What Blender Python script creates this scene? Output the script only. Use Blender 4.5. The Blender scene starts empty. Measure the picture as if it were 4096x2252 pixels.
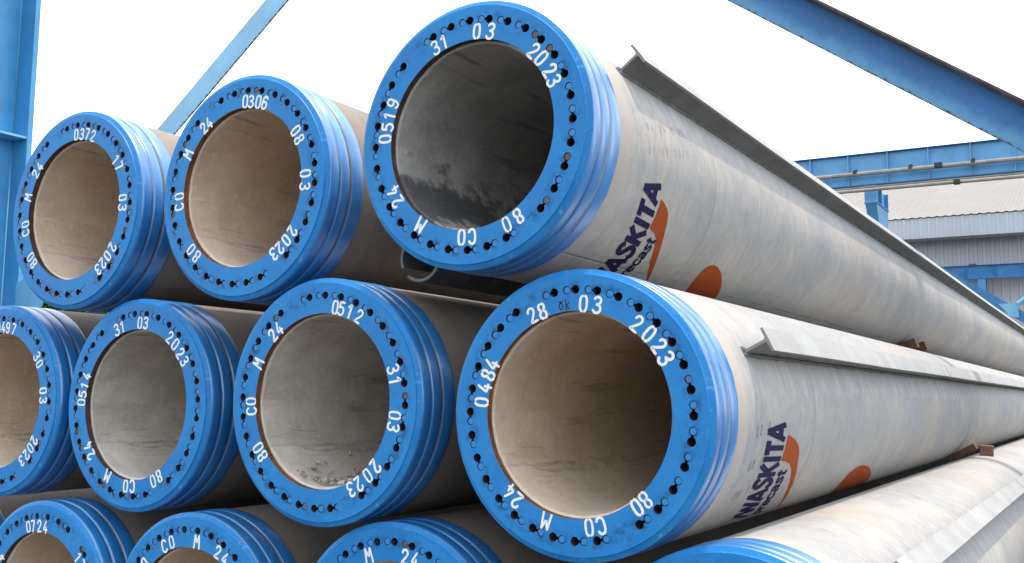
import bpy, bmesh, math, random
from math import sin, cos, pi, radians, atan2, hypot
from mathutils import Vector, Matrix, noise
from mathutils.geometry import delaunay_2d_cdt

random.seed(7)
scene = bpy.context.scene
COL = scene.collection

# ------------------------------------------------------------------ camera
EYE = 1.6                                    # metres above the yard
F_PX, YAW, PITCH, ROLL = 1025.7, radians(30.906), radians(6.350), radians(0.704)
fwd = Vector((-sin(YAW) * cos(PITCH), cos(YAW) * cos(PITCH), sin(PITCH)))
right = Vector((cos(YAW), sin(YAW), 0))
up = right.cross(fwd)
r2 = right * cos(ROLL) + up * sin(ROLL)
u2 = -right * sin(ROLL) + up * cos(ROLL)
cam_data = bpy.data.cameras.new('camera')
cam = bpy.data.objects.new('camera', cam_data)
COL.objects.link(cam)
cam.matrix_world = Matrix(((r2.x, u2.x, -fwd.x, 0), (r2.y, u2.y, -fwd.y, 0), (r2.z, u2.z, -fwd.z, EYE), (0, 0, 0, 1)))
cam_data.sensor_width = 36
cam_data.lens = F_PX / 1024 * 36
cam_data.clip_start = 0.05
cam_data.clip_end = 3000
scene.camera = cam

# ------------------------------------------------------------------ light
SUN = Vector((0.15, 0.13, 0.98)).normalized()           # towards the sun
SUN_EL = math.asin(SUN.z)
SUN_ROT = atan2(SUN.x, SUN.y)                            # clockwise from +Y
world = bpy.data.worlds.new('World')
scene.world = world
world.use_nodes = True
wn = world.node_tree.nodes
wl = world.node_tree.links
wn.clear()
sky = wn.new('ShaderNodeTexSky')
sky.sky_type = 'NISHITA'
sky.sun_disc = False
sky.sun_elevation = SUN_EL
sky.sun_rotation = SUN_ROT
sky.air_density = 1.0
sky.dust_density = 1.0
sky.ozone_density = 1.0
hs = wn.new('ShaderNodeHueSaturation')                   # milky, hazy sky
hs.inputs['Saturation'].default_value = 0.26
bg = wn.new('ShaderNodeBackground')
bg.inputs['Strength'].default_value = 0.15
wo = wn.new('ShaderNodeOutputWorld')
wl.new(sky.outputs[0], hs.inputs['Color'])
wl.new(hs.outputs[0], bg.inputs['Color'])
wl.new(bg.outputs[0], wo.inputs['Surface'])
sd = bpy.data.lights.new('sun', 'SUN')
sd.energy = 1.1
sd.angle = radians(2.5)
sd.color = (1.0, 0.90, 0.79)
so = bpy.data.objects.new('sun', sd)
COL.objects.link(so)
so.location = (5, 8, 30)
so.rotation_euler = SUN.to_track_quat('Z', 'Y').to_euler()
scene.view_settings.view_transform = 'Standard'
scene.view_settings.look = 'None'
scene.view_settings.gamma = 1.0
scene.view_settings.use_curve_mapping = False
scene.view_settings.exposure = 1.75
scene.render.resolution_x = 1024
scene.render.resolution_y = 563

# ------------------------------------------------------------------ helpers
def mesh_obj(name, verts, faces, mat=None, parent=None, smooth=False, loc=(0, 0, 0), mats=None, fmat=None):
    me = bpy.data.meshes.new(name)
    me.from_pydata([tuple(v) for v in verts], [], faces)
    for m in (mats or ([mat] if mat else [])):
        me.materials.append(m)
    if fmat:
        me.polygons.foreach_set('material_index', fmat)
    if smooth:
        me.polygons.foreach_set('use_smooth', [True] * len(me.polygons))
    me.update()
    o = bpy.data.objects.new(name, me)
    COL.objects.link(o)
    o.location = loc
    if parent:
        o.parent = parent
    return o

def link_copy(name, me, parent, loc=(0, 0, 0), rot=(0, 0, 0)):
    o = bpy.data.objects.new(name, me)
    COL.objects.link(o)
    o.parent = parent
    o.location = loc
    o.rotation_euler = rot
    return o

def thing(name, label, cat, loc=(0, 0, 0), group=None):
    o = bpy.data.objects.new(name, None)
    COL.objects.link(o)
    o.location = loc
    o.empty_display_size = 0.1
    return tag(o, label, cat, group)

def tag(o, label, cat, group=None):
    o['label'] = label
    o['category'] = cat
    if group:
        o['group'] = group
    return o

class MB:
    def __init__(s):
        s.v = []; s.f = []; s.m = []
    def box(s, x0, x1, y0, y1, z0, z1, M=None, mi=0, bevel=0):
        ps = [Vector((x, y, z)) for z in (z0, z1) for y in (y0, y1) for x in (x0, x1)]
        if M: ps = [M @ p for p in ps]
        b = len(s.v); s.v += ps
        for q in ((0, 2, 3, 1), (4, 5, 7, 6), (0, 1, 5, 4), (2, 6, 7, 3), (0, 4, 6, 2), (1, 3, 7, 5)):
            s.f.append([b + i for i in q]); s.m.append(mi)
        return s
    def prism(s, pts, y0, y1, mi=0):          # polygon in x,z extruded along y
        b = len(s.v); n = len(pts)
        s.v += [Vector((x, y0, z)) for x, z in pts] + [Vector((x, y1, z)) for x, z in pts]
        s.f.append([b + i for i in range(n)]); s.f.append([b + n + i for i in reversed(range(n))])
        s.m += [mi, mi]
        for i in range(n):
            j = (i + 1) % n
            s.f.append([b + j, b + i, b + n + i, b + n + j]); s.m.append(mi)
        return s
    def tube(s, path, r, seg=10, mi=0):
        b = len(s.v)
        for k, p in enumerate(path):
            p = Vector(p)
            d = (Vector(path[min(k + 1, len(path) - 1)]) - Vector(path[max(k - 1, 0)])).normalized()
            a = d.orthogonal().normalized(); c = d.cross(a)
            rr = r[k] if isinstance(r, (list, tuple)) else r
            for i in range(seg):
                t = 2 * pi * i / seg
                s.v.append(p + (a * cos(t) + c * sin(t)) * rr)
        for k in range(len(path) - 1):
            for i in range(seg):
                j = (i + 1) % seg
                s.f.append([b + k * seg + i, b + k * seg + j, b + (k + 1) * seg + j, b + (k + 1) * seg + i]); s.m.append(mi)
        s.f.append([b + i for i in reversed(range(seg))]); s.m.append(mi)
        s.f.append([b + (len(path) - 1) * seg + i for i in range(seg)]); s.m.append(mi)
        return s
    def build(s, name, mat=None, parent=None, smooth=False, loc=(0, 0, 0), mats=None):
        return mesh_obj(name, s.v, s.f, mat, parent, smooth, loc, mats, s.m if mats else None)

def bevel_mod(o, w, seg=2):
    m = o.modifiers.new('bevel', 'BEVEL'); m.width = w; m.segments = seg; m.limit_method = 'ANGLE'
    return o

# ------------------------------------------------------------------ materials
class NT:
    def __init__(s, name):
        s.mat = bpy.data.materials.new(name); s.mat.use_nodes = True
        s.n = s.mat.node_tree.nodes; s.l = s.mat.node_tree.links
        s.n.clear()
        s.out = s.n.new('ShaderNodeOutputMaterial')
        s.b = s.n.new('ShaderNodeBsdfPrincipled')
        s.l.new(s.b.outputs[0], s.out.inputs[0])
        s.tc = s.n.new('ShaderNodeTexCoord')
        s.oi = s.n.new('ShaderNodeObjectInfo')
    def link(s, a, b): s.l.new(a, b)
    def val(s, inp, v):
        if hasattr(v, 'is_linked') or hasattr(v, 'links'): s.l.new(v, inp)
        else: inp.default_value = v
    def math(s, op, a, b=0.0, c=None, clamp=False):
        n = s.n.new('ShaderNodeMath'); n.operation = op; n.use_clamp = clamp
        s.val(n.inputs[0], a); s.val(n.inputs[1], b)
        if c is not None: s.val(n.inputs[2], c)
        return n.outputs[0]
    def noise(s, vec, scale, detail=4, rough=.55, w=None, dist=0):
        n = s.n.new('ShaderNodeTexNoise'); n.noise_dimensions = '4D'
        s.val(n.inputs['Vector'], vec)
        n.inputs['Scale'].default_value = scale; n.inputs['Detail'].default_value = detail
        n.inputs['Roughness'].default_value = rough; n.inputs['Distortion'].default_value = dist
        s.val(n.inputs['W'], w if w is not None else s.rnd)
        return n.outputs['Fac']
    @property
    def rnd(s):
        if not hasattr(s, '_r'): s._r = s.math('MULTIPLY', s.oi.outputs['Random'], 37.0)
        return s._r
    def ramp(s, fac, a, b, smooth=True):
        n = s.n.new('ShaderNodeMapRange'); n.interpolation_type = 'SMOOTHSTEP' if smooth else 'LINEAR'
        s.val(n.inputs['Value'], fac); n.inputs['From Min'].default_value = a; n.inputs['From Max'].default_value = b
        return n.outputs['Result']
    def mix(s, fac, a, b, mode='MIX'):
        n = s.n.new('ShaderNodeMix'); n.data_type = 'RGBA'; n.blend_type = mode
        s.val(n.inputs[0], fac)
        for i, v in ((6, a), (7, b)):
            if isinstance(v, tuple): n.inputs[i].default_value = (*v[:3], 1)
            else: s.l.new(v, n.inputs[i])
        return n.outputs[2]
    def sep(s, v):
        n = s.n.new('ShaderNodeSeparateXYZ'); s.l.new(v, n.inputs[0]); return n.outputs
    def comb(s, x, y, z):
        n = s.n.new('ShaderNodeCombineXYZ')
        for i, v in enumerate((x, y, z)): s.val(n.inputs[i], v)
        return n.outputs[0]
    def bump(s, h, strength, dist=.01):
        n = s.n.new('ShaderNodeBump'); n.inputs['Strength'].default_value = strength; n.inputs['Distance'].default_value = dist
        s.l.new(h, n.inputs['Height'])
        if hasattr(s, '_b'): s.l.new(s._b, n.inputs['Normal'])
        s._b = n.outputs[0]
        s.l.new(s._b, s.b.inputs['Normal'])
    def base(s, c): 
        if isinstance(c, tuple): s.b.inputs['Base Color'].default_value = (*c[:3], 1)
        else: s.l.new(c, s.b.inputs['Base Color'])
    def rough(s, v): s.val(s.b.inputs['Roughness'], v)
    def polar(s):
        x, y, z = s.sep(s.tc.outputs['Object'])
        return s.math('ARCTAN2', z, x), y, s.math('SQRT', s.math('ADD', s.math('MULTIPLY', x, x), s.math('MULTIPLY', z, z)))

BLUE = (0.022, 0.175, 0.56)

def mat_face_paint():
    t = NT('blue_end_plate_paint'); P = t.tc.outputs['Object']
    geo = t.n.new('ShaderNodeNewGeometry'); wx, wy, wz = t.sep(geo.outputs['Position'])
    a, y, r = t.polar()
    big = t.ramp(t.noise(P, 5, 5), .35, .7)
    c = t.mix(big, (0.008, 0.160, 0.44), (0.018, 0.205, 0.51))
    grain = t.noise(P, 260, 2)
    c = t.mix(t.math('MULTIPLY', t.ramp(grain, .4, .75), .25), c, (0.05, 0.275, 0.58))
    ring = t.math('MULTIPLY', t.ramp(r, .31, .335), t.ramp(r, .378, .355))
    dirt = t.math('MULTIPLY', ring, t.ramp(t.noise(P, 26, 6, .65), .47, .66))
    c = t.mix(t.math('MULTIPLY', dirt, .72), c, (0.006, 0.05, 0.13))
    rsp = t.math('MULTIPLY', ring, t.ramp(t.noise(P, 48, 6, .7, 27.0), .60, .68))
    c = t.mix(t.math('MULTIPLY', rsp, .5), c, (0.10, 0.055, 0.035))
    drip = t.ramp(t.noise(t.comb(t.math('MULTIPLY', wx, 9.0), wy, t.math('MULTIPLY', wz, .9)), 7, 5, .65, 1.0), .60, .74)
    c = t.mix(t.math('MULTIPLY', drip, .35), c, (0.02, 0.075, 0.16))
    rdrip = t.ramp(t.noise(t.comb(t.math('MULTIPLY', wx, 8.0), wy, t.math('MULTIPLY', wz, 1.1)), 7, 5, .65, 6.0), .66, .76)
    c = t.mix(t.math('MULTIPLY', rdrip, .38), c, (0.13, 0.10, 0.05))
    spots = t.ramp(t.noise(P, 70, 3, .6), .68, .73)
    c = t.mix(t.math('MULTIPLY', spots, .5), c, (0.01, 0.04, 0.08))
    smear = t.ramp(t.noise(P, 11, 7, .75, 17.0), .60, .72)
    c = t.mix(t.math('MULTIPLY', smear, .38), c, (0.10, 0.27, 0.45))
    chips = t.ramp(t.noise(P, 120, 2, .5, 3.3), .72, .755)
    c = t.mix(t.math('MULTIPLY', chips, .7), c, (0.35, 0.42, 0.5))
    scr = t.math('MULTIPLY', t.ramp(r, .384, .388), t.ramp(t.noise(P, 42, 6, .75, 23.0), .56, .66))
    c = t.mix(t.math('MULTIPLY', scr, .5), c, (0.20, 0.40, 0.58))
    edge = t.math('ADD', t.ramp(r, .292, .2845), t.ramp(r, .3985, .4035))
    rust = t.math('MULTIPLY', edge, t.ramp(t.noise(P, 30, 5, .7), .47, .62))
    c = t.mix(t.math('MULTIPLY', rust, .75), c, (0.16, 0.06, 0.02))
    t.base(c)
    t.rough(t.math('ADD', .42, t.math('MULTIPLY', big, .14)))
    t.b.inputs['Specular IOR Level'].default_value = .22
    t.bump(grain, .12, .002)
    t.bump(t.noise(P, 30, 5), .25, .003)
    return t.mat

def mat_band_paint():
    t = NT('blue_band_gloss_paint'); P = t.tc.outputs['Object']
    a, y, r = t.polar()
    V = t.comb(t.math('MULTIPLY', a, .4), t.math('MULTIPLY', y, 2.2), r)
    big = t.ramp(t.noise(V, 6, 4), .35, .7)
    c = t.mix(big, (0.010, 0.155, 0.43), (0.022, 0.21, 0.52))
    scuff = t.ramp(t.noise(t.comb(t.math('MULTIPLY', a, .4), t.math('MULTIPLY', y, .6), 0.0), 16, 6, .72, 5.1), .60, .72)
    c = t.mix(t.math('MULTIPLY', scuff, .4), c, (0.15, 0.34, 0.60))
    rust = t.ramp(t.noise(V, 9, 6, .75), .66, .71)
    c = t.mix(t.math('MULTIPLY', rust, .8), c, (0.05, 0.035, 0.04))
    groove = t.ramp(r, .4008, .3990)
    c = t.mix(t.math('MULTIPLY', groove, .5), c, (0.010, 0.08, 0.20))
    t.base(c)
    t.rough(t.math('ADD', .34, t.math('MULTIPLY', scuff, .2)))
    t.b.inputs['Specular IOR Level'].default_value = .8
    t.b.inputs['Coat Weight'].default_value = .8
    t.b.inputs['Coat IOR'].default_value = 1.7
    t.b.inputs['Coat Roughness'].default_value = .30
    t.bump(t.noise(V, 22, 3), .14, .004)
    t.bump(t.noise(P, 140, 2), .10, .001)
    return t.mat

def mat_concrete(fin=None, tint=(1, 1, 1)):
    t = NT('spun_concrete' if fin is None else 'spun_concrete_washed'); P = t.tc.outputs['Object']
    a, y, r = t.polar()
    ac = t.math('MULTIPLY', a, .4)
    hoop = t.noise(t.comb(t.math('MULTIPLY', ac, .34), y, 0.0), 30, 6, .66)
    strk = t.noise(t.comb(t.math('MULTIPLY', ac, .30), y, 0.0), 85, 4, .6)
    patch = t.noise(t.comb(ac, t.math('MULTIPLY', y, .8), 0.0), 2.6, 5, .6)
    c = t.mix(t.ramp(patch, .36, .66), (0.270, 0.276, 0.283), (0.367, 0.348, 0.320))
    c = t.mix(t.math('MULTIPLY', t.ramp(hoop, .42, .66), .48), c, (0.234, 0.239, 0.241))
    c = t.mix(t.math('MULTIPLY', t.ramp(strk, .50, .72), .36), c, (0.422, 0.424, 0.423))
    mott = t.noise(t.comb(ac, y, 0.0), 9, 7, .7, 41.0)
    c = t.mix(t.math('MULTIPLY', t.ramp(mott, .52, .70), .35), c, (0.46, 0.45, 0.43))
    c = t.mix(t.math('MULTIPLY', t.ramp(mott, .46, .32), .35), c, (0.20, 0.195, 0.185))
    warm = t.math('MULTIPLY', t.ramp(t.noise(t.comb(t.math('MULTIPLY', ac, .5), y, 0.0), 1.7, 3, .5, 11.0), .52, .70), .5)
    c = t.mix(warm, c, (0.359, 0.295, 0.241))
    # plastered collar next to the steel band, uneven edge
    e = t.math('ADD', y, t.math('MULTIPLY', t.noise(P, 14, 4), .05))
    c = t.mix(t.ramp(e, .315, .300), c, t.mix(t.noise(P, 9, 4), (0.312, 0.276, 0.241), (0.406, 0.384, 0.358)))
    stain = t.ramp(t.noise(t.comb(t.math('MULTIPLY', ac, .6), y, 0.0), 5.5, 6, .7, 21.0), .60, .74)
    c = t.mix(t.math('MULTIPLY', stain, .5), c, (0.156, 0.156, 0.158))
    if fin is not None:
        n1 = t.math('MULTIPLY', t.math('SUBTRACT', t.noise(t.comb(t.math('MULTIPLY', ac, .35), y, 0.0), 9, 5, .7, 15.0), .5), .34)
        d = t.math('ADD', t.math('SUBTRACT', fin, a), n1)
        wash = t.math('MULTIPLY', t.ramp(d, -.22, -.16), t.ramp(d, .335, .300))
        wash = t.math('MULTIPLY', wash, t.ramp(y, .345, .365))
        wc = t.mix(t.ramp(t.noise(t.comb(t.math('MULTIPLY', ac, .25), y, 0.0), 16, 5, .65, 3.0), .4, .72), (0.29, 0.295, 0.30), (0.42, 0.425, 0.43))
        c = t.mix(t.math('MULTIPLY', wash, .78), c, wc)
        drp = t.ramp(t.noise(t.comb(t.math('MULTIPLY', ac, .16), y, 0.0), 13, 5, .6, 31.0), .64, .74)
        c = t.mix(t.math('MULTIPLY', t.math('MULTIPLY', drp, t.ramp(d, .75, .1)), t.math('MULTIPLY', t.ramp(d, -.02, .0), .5)), c, (0.50, 0.51, 0.52))
    # mould seam along the pile
    sm = t.math('ABSOLUTE', t.math('ADD', a, 1.02))
    sm = t.math('MULTIPLY', t.ramp(sm, .014, .004), t.ramp(t.noise(P, 5, 3), .40, .55))
    c = t.mix(t.math('MULTIPLY', sm, .5), c, (0.132, 0.132, 0.133))
    # annular marks where the form sections met
    yy = t.math('ABSOLUTE', t.math('SUBTRACT', t.math('MODULO', t.math('ADD', y, .02), 2.05), 1.02))
    jm = t.math('MULTIPLY', t.ramp(yy, .012, .003), t.ramp(t.noise(P, 4, 3, .5, 2.0), .42, .56))
    c = t.mix(t.math('MULTIPLY', jm, .25), c, (0.132, 0.132, 0.133))
    pits = t.ramp(t.noise(t.comb(t.math('MULTIPLY', ac, .45), y, 0.0), 70, 2, .5, 8.0), .705, .745)
    c = t.mix(t.math('MULTIPLY', pits, .75), c, (0.071, 0.072, 0.079))
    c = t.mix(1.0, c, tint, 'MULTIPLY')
    t.base(c)
    t.rough(t.math('ADD', .62, t.math('MULTIPLY', hoop, .25)))
    t.b.inputs['Specular IOR Level'].default_value = .35
    t.bump(strk, .22, .003)
    t.bump(hoop, .25, .004)
    t.bump(t.math('SUBTRACT', 1.0, t.math('MAXIMUM', pits, t.math('MAXIMUM', sm, jm))), .5, .003)
    return t.mat

def mat_bore(name, c1, c2, wet):
    t = NT(name); P = t.tc.outputs['Object']
    a, y, r = t.polar()
    ac = t.math('MULTIPLY', a, .28)
    V = t.comb(ac, y, 0.0)
    big = t.ramp(t.noise(V, 4.5, 5, .6), .33, .7)
    c = t.mix(big, c1, c2)
    fine = t.noise(P, 60, 4, .65)
    c = t.mix(t.math('MULTIPLY', t.ramp(fine, .5, .74), .35), c, tuple(min(1, k * 1.45) for k in c2))
    # lines left by slurry along the pile
    ln = t.noise(t.comb(ac, t.math('MULTIPLY', y, .10), 0.0), 22, 5, .65, 4.0)
    c = t.mix(t.math('MULTIPLY', t.ramp(ln, .56, .68), .6), c, tuple(k * .45 for k in c1))
    # pale bottom: dried laitance with torn upper edge, plus light painted into the colour
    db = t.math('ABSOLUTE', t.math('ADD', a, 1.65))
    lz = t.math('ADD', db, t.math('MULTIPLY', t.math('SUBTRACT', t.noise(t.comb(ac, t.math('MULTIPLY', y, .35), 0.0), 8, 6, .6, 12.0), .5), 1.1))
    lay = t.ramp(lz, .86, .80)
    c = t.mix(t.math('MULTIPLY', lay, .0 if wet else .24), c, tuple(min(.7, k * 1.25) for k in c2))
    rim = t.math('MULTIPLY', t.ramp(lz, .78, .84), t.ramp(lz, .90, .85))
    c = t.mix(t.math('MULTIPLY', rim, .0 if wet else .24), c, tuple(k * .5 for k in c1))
    t.bump(lay, .5, .004)
    bub = t.ramp(t.noise(t.comb(ac, y, 0.0), 48, 2, .5, 19.0), .68, .74)
    t.bump(bub, .5, .006)
    if wet:
        dn = t.math('ABSOLUTE', t.math('ADD', a, 2.45))       # lower left
        wz = t.math('ADD', t.math('MULTIPLY', dn, .55), t.math('MULTIPLY', t.math('SUBTRACT', t.noise(V, 9, 6, .65, 6.0), .5), 1.5))
        c = t.mix(t.math('MULTIPLY', t.ramp(wz, .34, .10), wet), c, (0.035, 0.037, 0.042))
    t.base(c)
    t.rough(.8)
    t.b.inputs['Specular IOR Level'].default_value = .3
    t.bump(fine, .40, .007)
    t.bump(t.noise(V, 18, 5, .6), .28, .012)
    t.bump(ln, .35, .01)
    return t.mat

def mat_simple(name, c, rough=.6, var=.25, scale=12, metal=0, bump=.2, dark=None, amount=.5, spec=.4):
    t = NT(name); P = t.tc.outputs['Object']
    n = t.noise(P, scale, 6, .62)
    cc = t.mix(t.ramp(n, .3, .72), tuple(k * (1 - var) for k in c), tuple(min(1, k * (1 + var)) for k in c))
    if dark:
        m = t.ramp(t.noise(P, scale * 2.2, 6, .72, 9.0), .58, .70)
        cc = t.mix(t.math('MULTIPLY', m, amount), cc, dark)
    t.base(cc)
    t.rough(rough)
    t.b.inputs['Metallic'].default_value = metal
    t.b.inputs['Specular IOR Level'].default_value = spec
    if bump: t.bump(t.noise(P, scale * 5, 4), bump, .004)
    return t.mat

def mat_spray(name, col, soft=True):
    t = NT(name); P = t.tc.outputs['Object']
    at = t.n.new('ShaderNodeAttribute'); at.attribute_name = 'cover'
    n = t.noise(P, 240, 4, .7)
    f = t.math('ADD', at.outputs['Fac'], t.math('MULTIPLY', t.math('SUBTRACT', n, .5), .55))
    f = t.ramp(f, .28, .72)
    worn = t.ramp(t.noise(P, 60, 5, .7, 4.2), .58, .72)
    f = t.math('MULTIPLY', f, t.math('SUBTRACT', 1.0, t.math('MULTIPLY', worn, .6)))
    t.base(col); t.rough(.75); t.b.inputs['Specular IOR Level'].default_value = .15
    tr = t.n.new('ShaderNodeBsdfTransparent'); mx = t.n.new('ShaderNodeMixShader')
    t.l.new(f, mx.inputs[0]); t.l.new(tr.outputs[0], mx.inputs[1]); t.l.new(t.b.outputs[0], mx.inputs[2])
    t.l.new(mx.outputs[0], t.out.inputs[0])
    return t.mat

M_FACE = mat_face_paint()
M_BAND = mat_band_paint()
def mat_head():
    t = NT('blue_bar_head_paint'); P = t.tc.outputs['Object']
    f = t.math('ADD', t.ramp(t.oi.outputs['Random'], .72, 1.0), t.math('MULTIPLY', t.math('SUBTRACT', t.noise(P, 140, 5, .7), .5), 1.3))
    c = t.mix(t.ramp(f, .30, .62), (0.018, 0.185, 0.47), (0.09, 0.05, 0.035))
    t.base(c); t.rough(.55); t.bump(t.noise(P, 200, 3), .4, .002)
    return t.mat
M_HEAD = mat_head()
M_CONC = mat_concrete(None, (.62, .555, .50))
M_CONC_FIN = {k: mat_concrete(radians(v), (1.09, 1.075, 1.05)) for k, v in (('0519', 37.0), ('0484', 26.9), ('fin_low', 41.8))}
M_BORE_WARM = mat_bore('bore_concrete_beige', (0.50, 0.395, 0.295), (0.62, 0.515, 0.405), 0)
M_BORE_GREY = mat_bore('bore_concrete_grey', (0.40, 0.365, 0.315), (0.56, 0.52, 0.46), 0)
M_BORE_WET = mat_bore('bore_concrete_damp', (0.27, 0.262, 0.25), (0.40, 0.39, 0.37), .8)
M_RUST = mat_simple('rusty_plate_edge', (0.16, 0.06, 0.018), .85, .5, 18, dark=(0.03, 0.015, 0.012), amount=.8)
M_RUST_DARK = mat_simple('dark_rusty_plate_edge', (0.055, 0.034, 0.026), .85, .4, 18, dark=(0.012, 0.009, 0.009), amount=.8)
M_HOLE = mat_simple('rusty_hole', (0.035, 0.018, 0.014), .9, .5, 40)
M_WHITE = mat_spray('white_stencil_spray', (0.74, 0.75, 0.76))
M_NAVY = mat_spray('navy_print', (0.010, 0.007, 0.045))
M_ORANGE = mat_spray('orange_print', (0.30, 0.055, 0.008))
M_PEN = mat_spray('dark_marker', (0.02, 0.03, 0.06))
M_RED = mat_spray('faded_red_marker', (0.36, 0.24, 0.21))
M_GREYPEN = mat_spray('pencil_marks', (0.17, 0.17, 0.18))
M_FIN = mat_simple('galvanised_fin', (0.22, 0.22, 0.215), .65, .16, 7, bump=.15, dark=(0.2, 0.19, 0.18), amount=.5)  # web steel kept darker than the flange, its shade put into the colour
M_FLANGE = mat_simple('sunlit_fin_flange', (0.33, 0.33, 0.32), .75, .12, 6, bump=.2, dark=(0.26, 0.25, 0.235), amount=.35)  # same fin steel made lighter: sunlight on the flange painted into the colour
M_MORTAR = mat_simple('weld_mortar', (0.17, 0.17, 0.165), .9, .35, 40, bump=.6, dark=(0.12, 0.12, 0.12))
M_DARKPIPE = mat_simple('grey_slotted_pipe', (0.13, 0.135, 0.14), .6, .3, 14, dark=(0.05, 0.05, 0.05))
M_WOOD = mat_simple('rough_timber', (0.10, 0.05, 0.03), .85, .4, 30, bump=.5, dark=(0.07, 0.04, 0.025))
M_WOOD_END = mat_simple('sawn_timber_end', (0.17, 0.088, 0.05), .85, .25, 40, bump=.4)
M_SLEEPER = mat_simple('support_concrete', (0.30, 0.295, 0.28), .9, .2, 9, bump=.4)

def mat_steel_blue(name, c, rusty):
    t = NT(name); P = t.tc.outputs['Object']
    big = t.ramp(t.noise(P, 1.6, 5, .6), .3, .72)
    c2 = t.mix(big, tuple(k * .88 for k in c), tuple(min(1, k * 1.15) for k in c))
    fade = t.ramp(t.noise(P, 5, 5, .65, 7.7), .48, .68)
    c2 = t.mix(t.math('MULTIPLY', fade, .35), c2, (0.13, 0.28, 0.45))
    sp = t.ramp(t.noise(P, 9, 7, .75, 3.0), .70 - .03 * rusty, .75)
    c2 = t.mix(t.math('MULTIPLY', sp, .85), c2, (0.07, 0.04, 0.03))
    gn = t.ramp(t.noise(P, 40, 3, .6, 13.0), .66, .73)
    c2 = t.mix(t.math('MULTIPLY', gn, .3), c2, (0.05, 0.12, 0.14))
    t.base(c2); t.rough(.42)
    t.bump(t.noise(P, 12, 4), .12, .004)
    return t.mat
M_STEEL = mat_steel_blue('blue_frame_paint', (0.050, 0.27, 0.52), .6)
M_STEEL_PALE = mat_steel_blue('pale_blue_frame_paint', (0.14, 0.38, 0.58), .8)
M_STEEL_DEEP = mat_steel_blue('deep_blue_frame_paint', (0.012, 0.145, 0.36), .4)
M_STEEL_FAR = mat_steel_blue('far_girder_paint', (0.075, 0.28, 0.52), .2)
M_STEEL_LIGHT = mat_steel_blue('light_blue_frame_paint', (0.24, 0.49, 0.68), .8)  # lightest of the frame blues, for the left brace flange
M_STEEL_RUST = mat_simple('rusted_flange_edge', (0.075, 0.07, 0.07), .85, .5, 9, dark=(0.04, 0.15, 0.30), amount=.8)
M_ROOF = mat_simple('cream_roof_sheet', (0.215, 0.207, 0.19), .7, .06, .6, bump=0)
M_WALL = mat_simple('pale_grey_wall_sheet', (0.42, 0.44, 0.46), .6, .06, .5, bump=0)
M_FASCIA = mat_simple('light_grey_fascia_sheet', (0.46, 0.495, 0.535), .6, .05, .5, bump=0)
M_RAIL = mat_simple('galvanised_rail', (0.24, 0.23, 0.21), .6, .2, 4, bump=0, dark=(0.25, 0.2, 0.1))
M_BLACK = mat_simple('dark_fitting', (0.03, 0.03, 0.035), .6, .2, 5, bump=0)

# ------------------------------------------------------------------ ground
def mat_ground():
    t = NT('yard_concrete'); P = t.tc.outputs['Object']
    c = t.mix(t.ramp(t.noise(P, .35, 7, .65), .35, .68), (0.050, 0.048, 0.046), (0.075, 0.072, 0.068))
    c = t.mix(t.math('MULTIPLY', t.ramp(t.noise(P, 6, 6, .7), .55, .7), .5), c, (0.045, 0.043, 0.04))
    t.base(c); t.rough(.9); t.bump(t.noise(P, 40, 5), .4, .01)
    return t.mat
g = MB(); g.v = [(-1500, -1500, 0), (1500, -1500, 0), (1500, 1500, 0), (-1500, 1500, 0)]; g.f = [[0, 1, 2, 3]]; g.m = [0]
ground = g.build('ground', mat_ground()); ground['kind'] = 'structure'

# ------------------------------------------------------------------ pile geometry
R_OUT, R_FLAT, R_BORE, R_HOLE_RING = 0.403, 0.387, 0.2855, 0.345
HOLE_R, HEAD_R, HEAD_DEG = 0.0126, 0.0118, 4.6
PILE_LEN = 24.0
SLOTS = [k for k in range(32) if k not in (15, 31)]

def pol(a, r): return (r * cos(a), r * sin(a))     # face seen from the front: x right, z up

def keyhole(k):
    a0 = -radians(11.25) * k
    A = Vector(pol(a0, R_HOLE_RING)); B = Vector(pol(a0 + radians(HEAD_DEG), R_HOLE_RING))
    d = (B - A).normalized(); n = Vector((-d.y, d.x)); w = .0042
    ga = math.asin(w / HOLE_R); gb = math.asin(w / HEAD_R)
    base = atan2(d.y, d.x); pts = []
    for i in range(17):
        t = base + ga + (2 * pi - 2 * ga) * i / 16
        pts.append(A + Vector((cos(t), sin(t))) * HOLE_R)
    for i in range(15):
        t = base + pi + gb + (2 * pi - 2 * gb) * i / 14
        pts.append(B + Vector((cos(t), sin(t))) * HEAD_R)
    return pts, A, B

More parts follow.
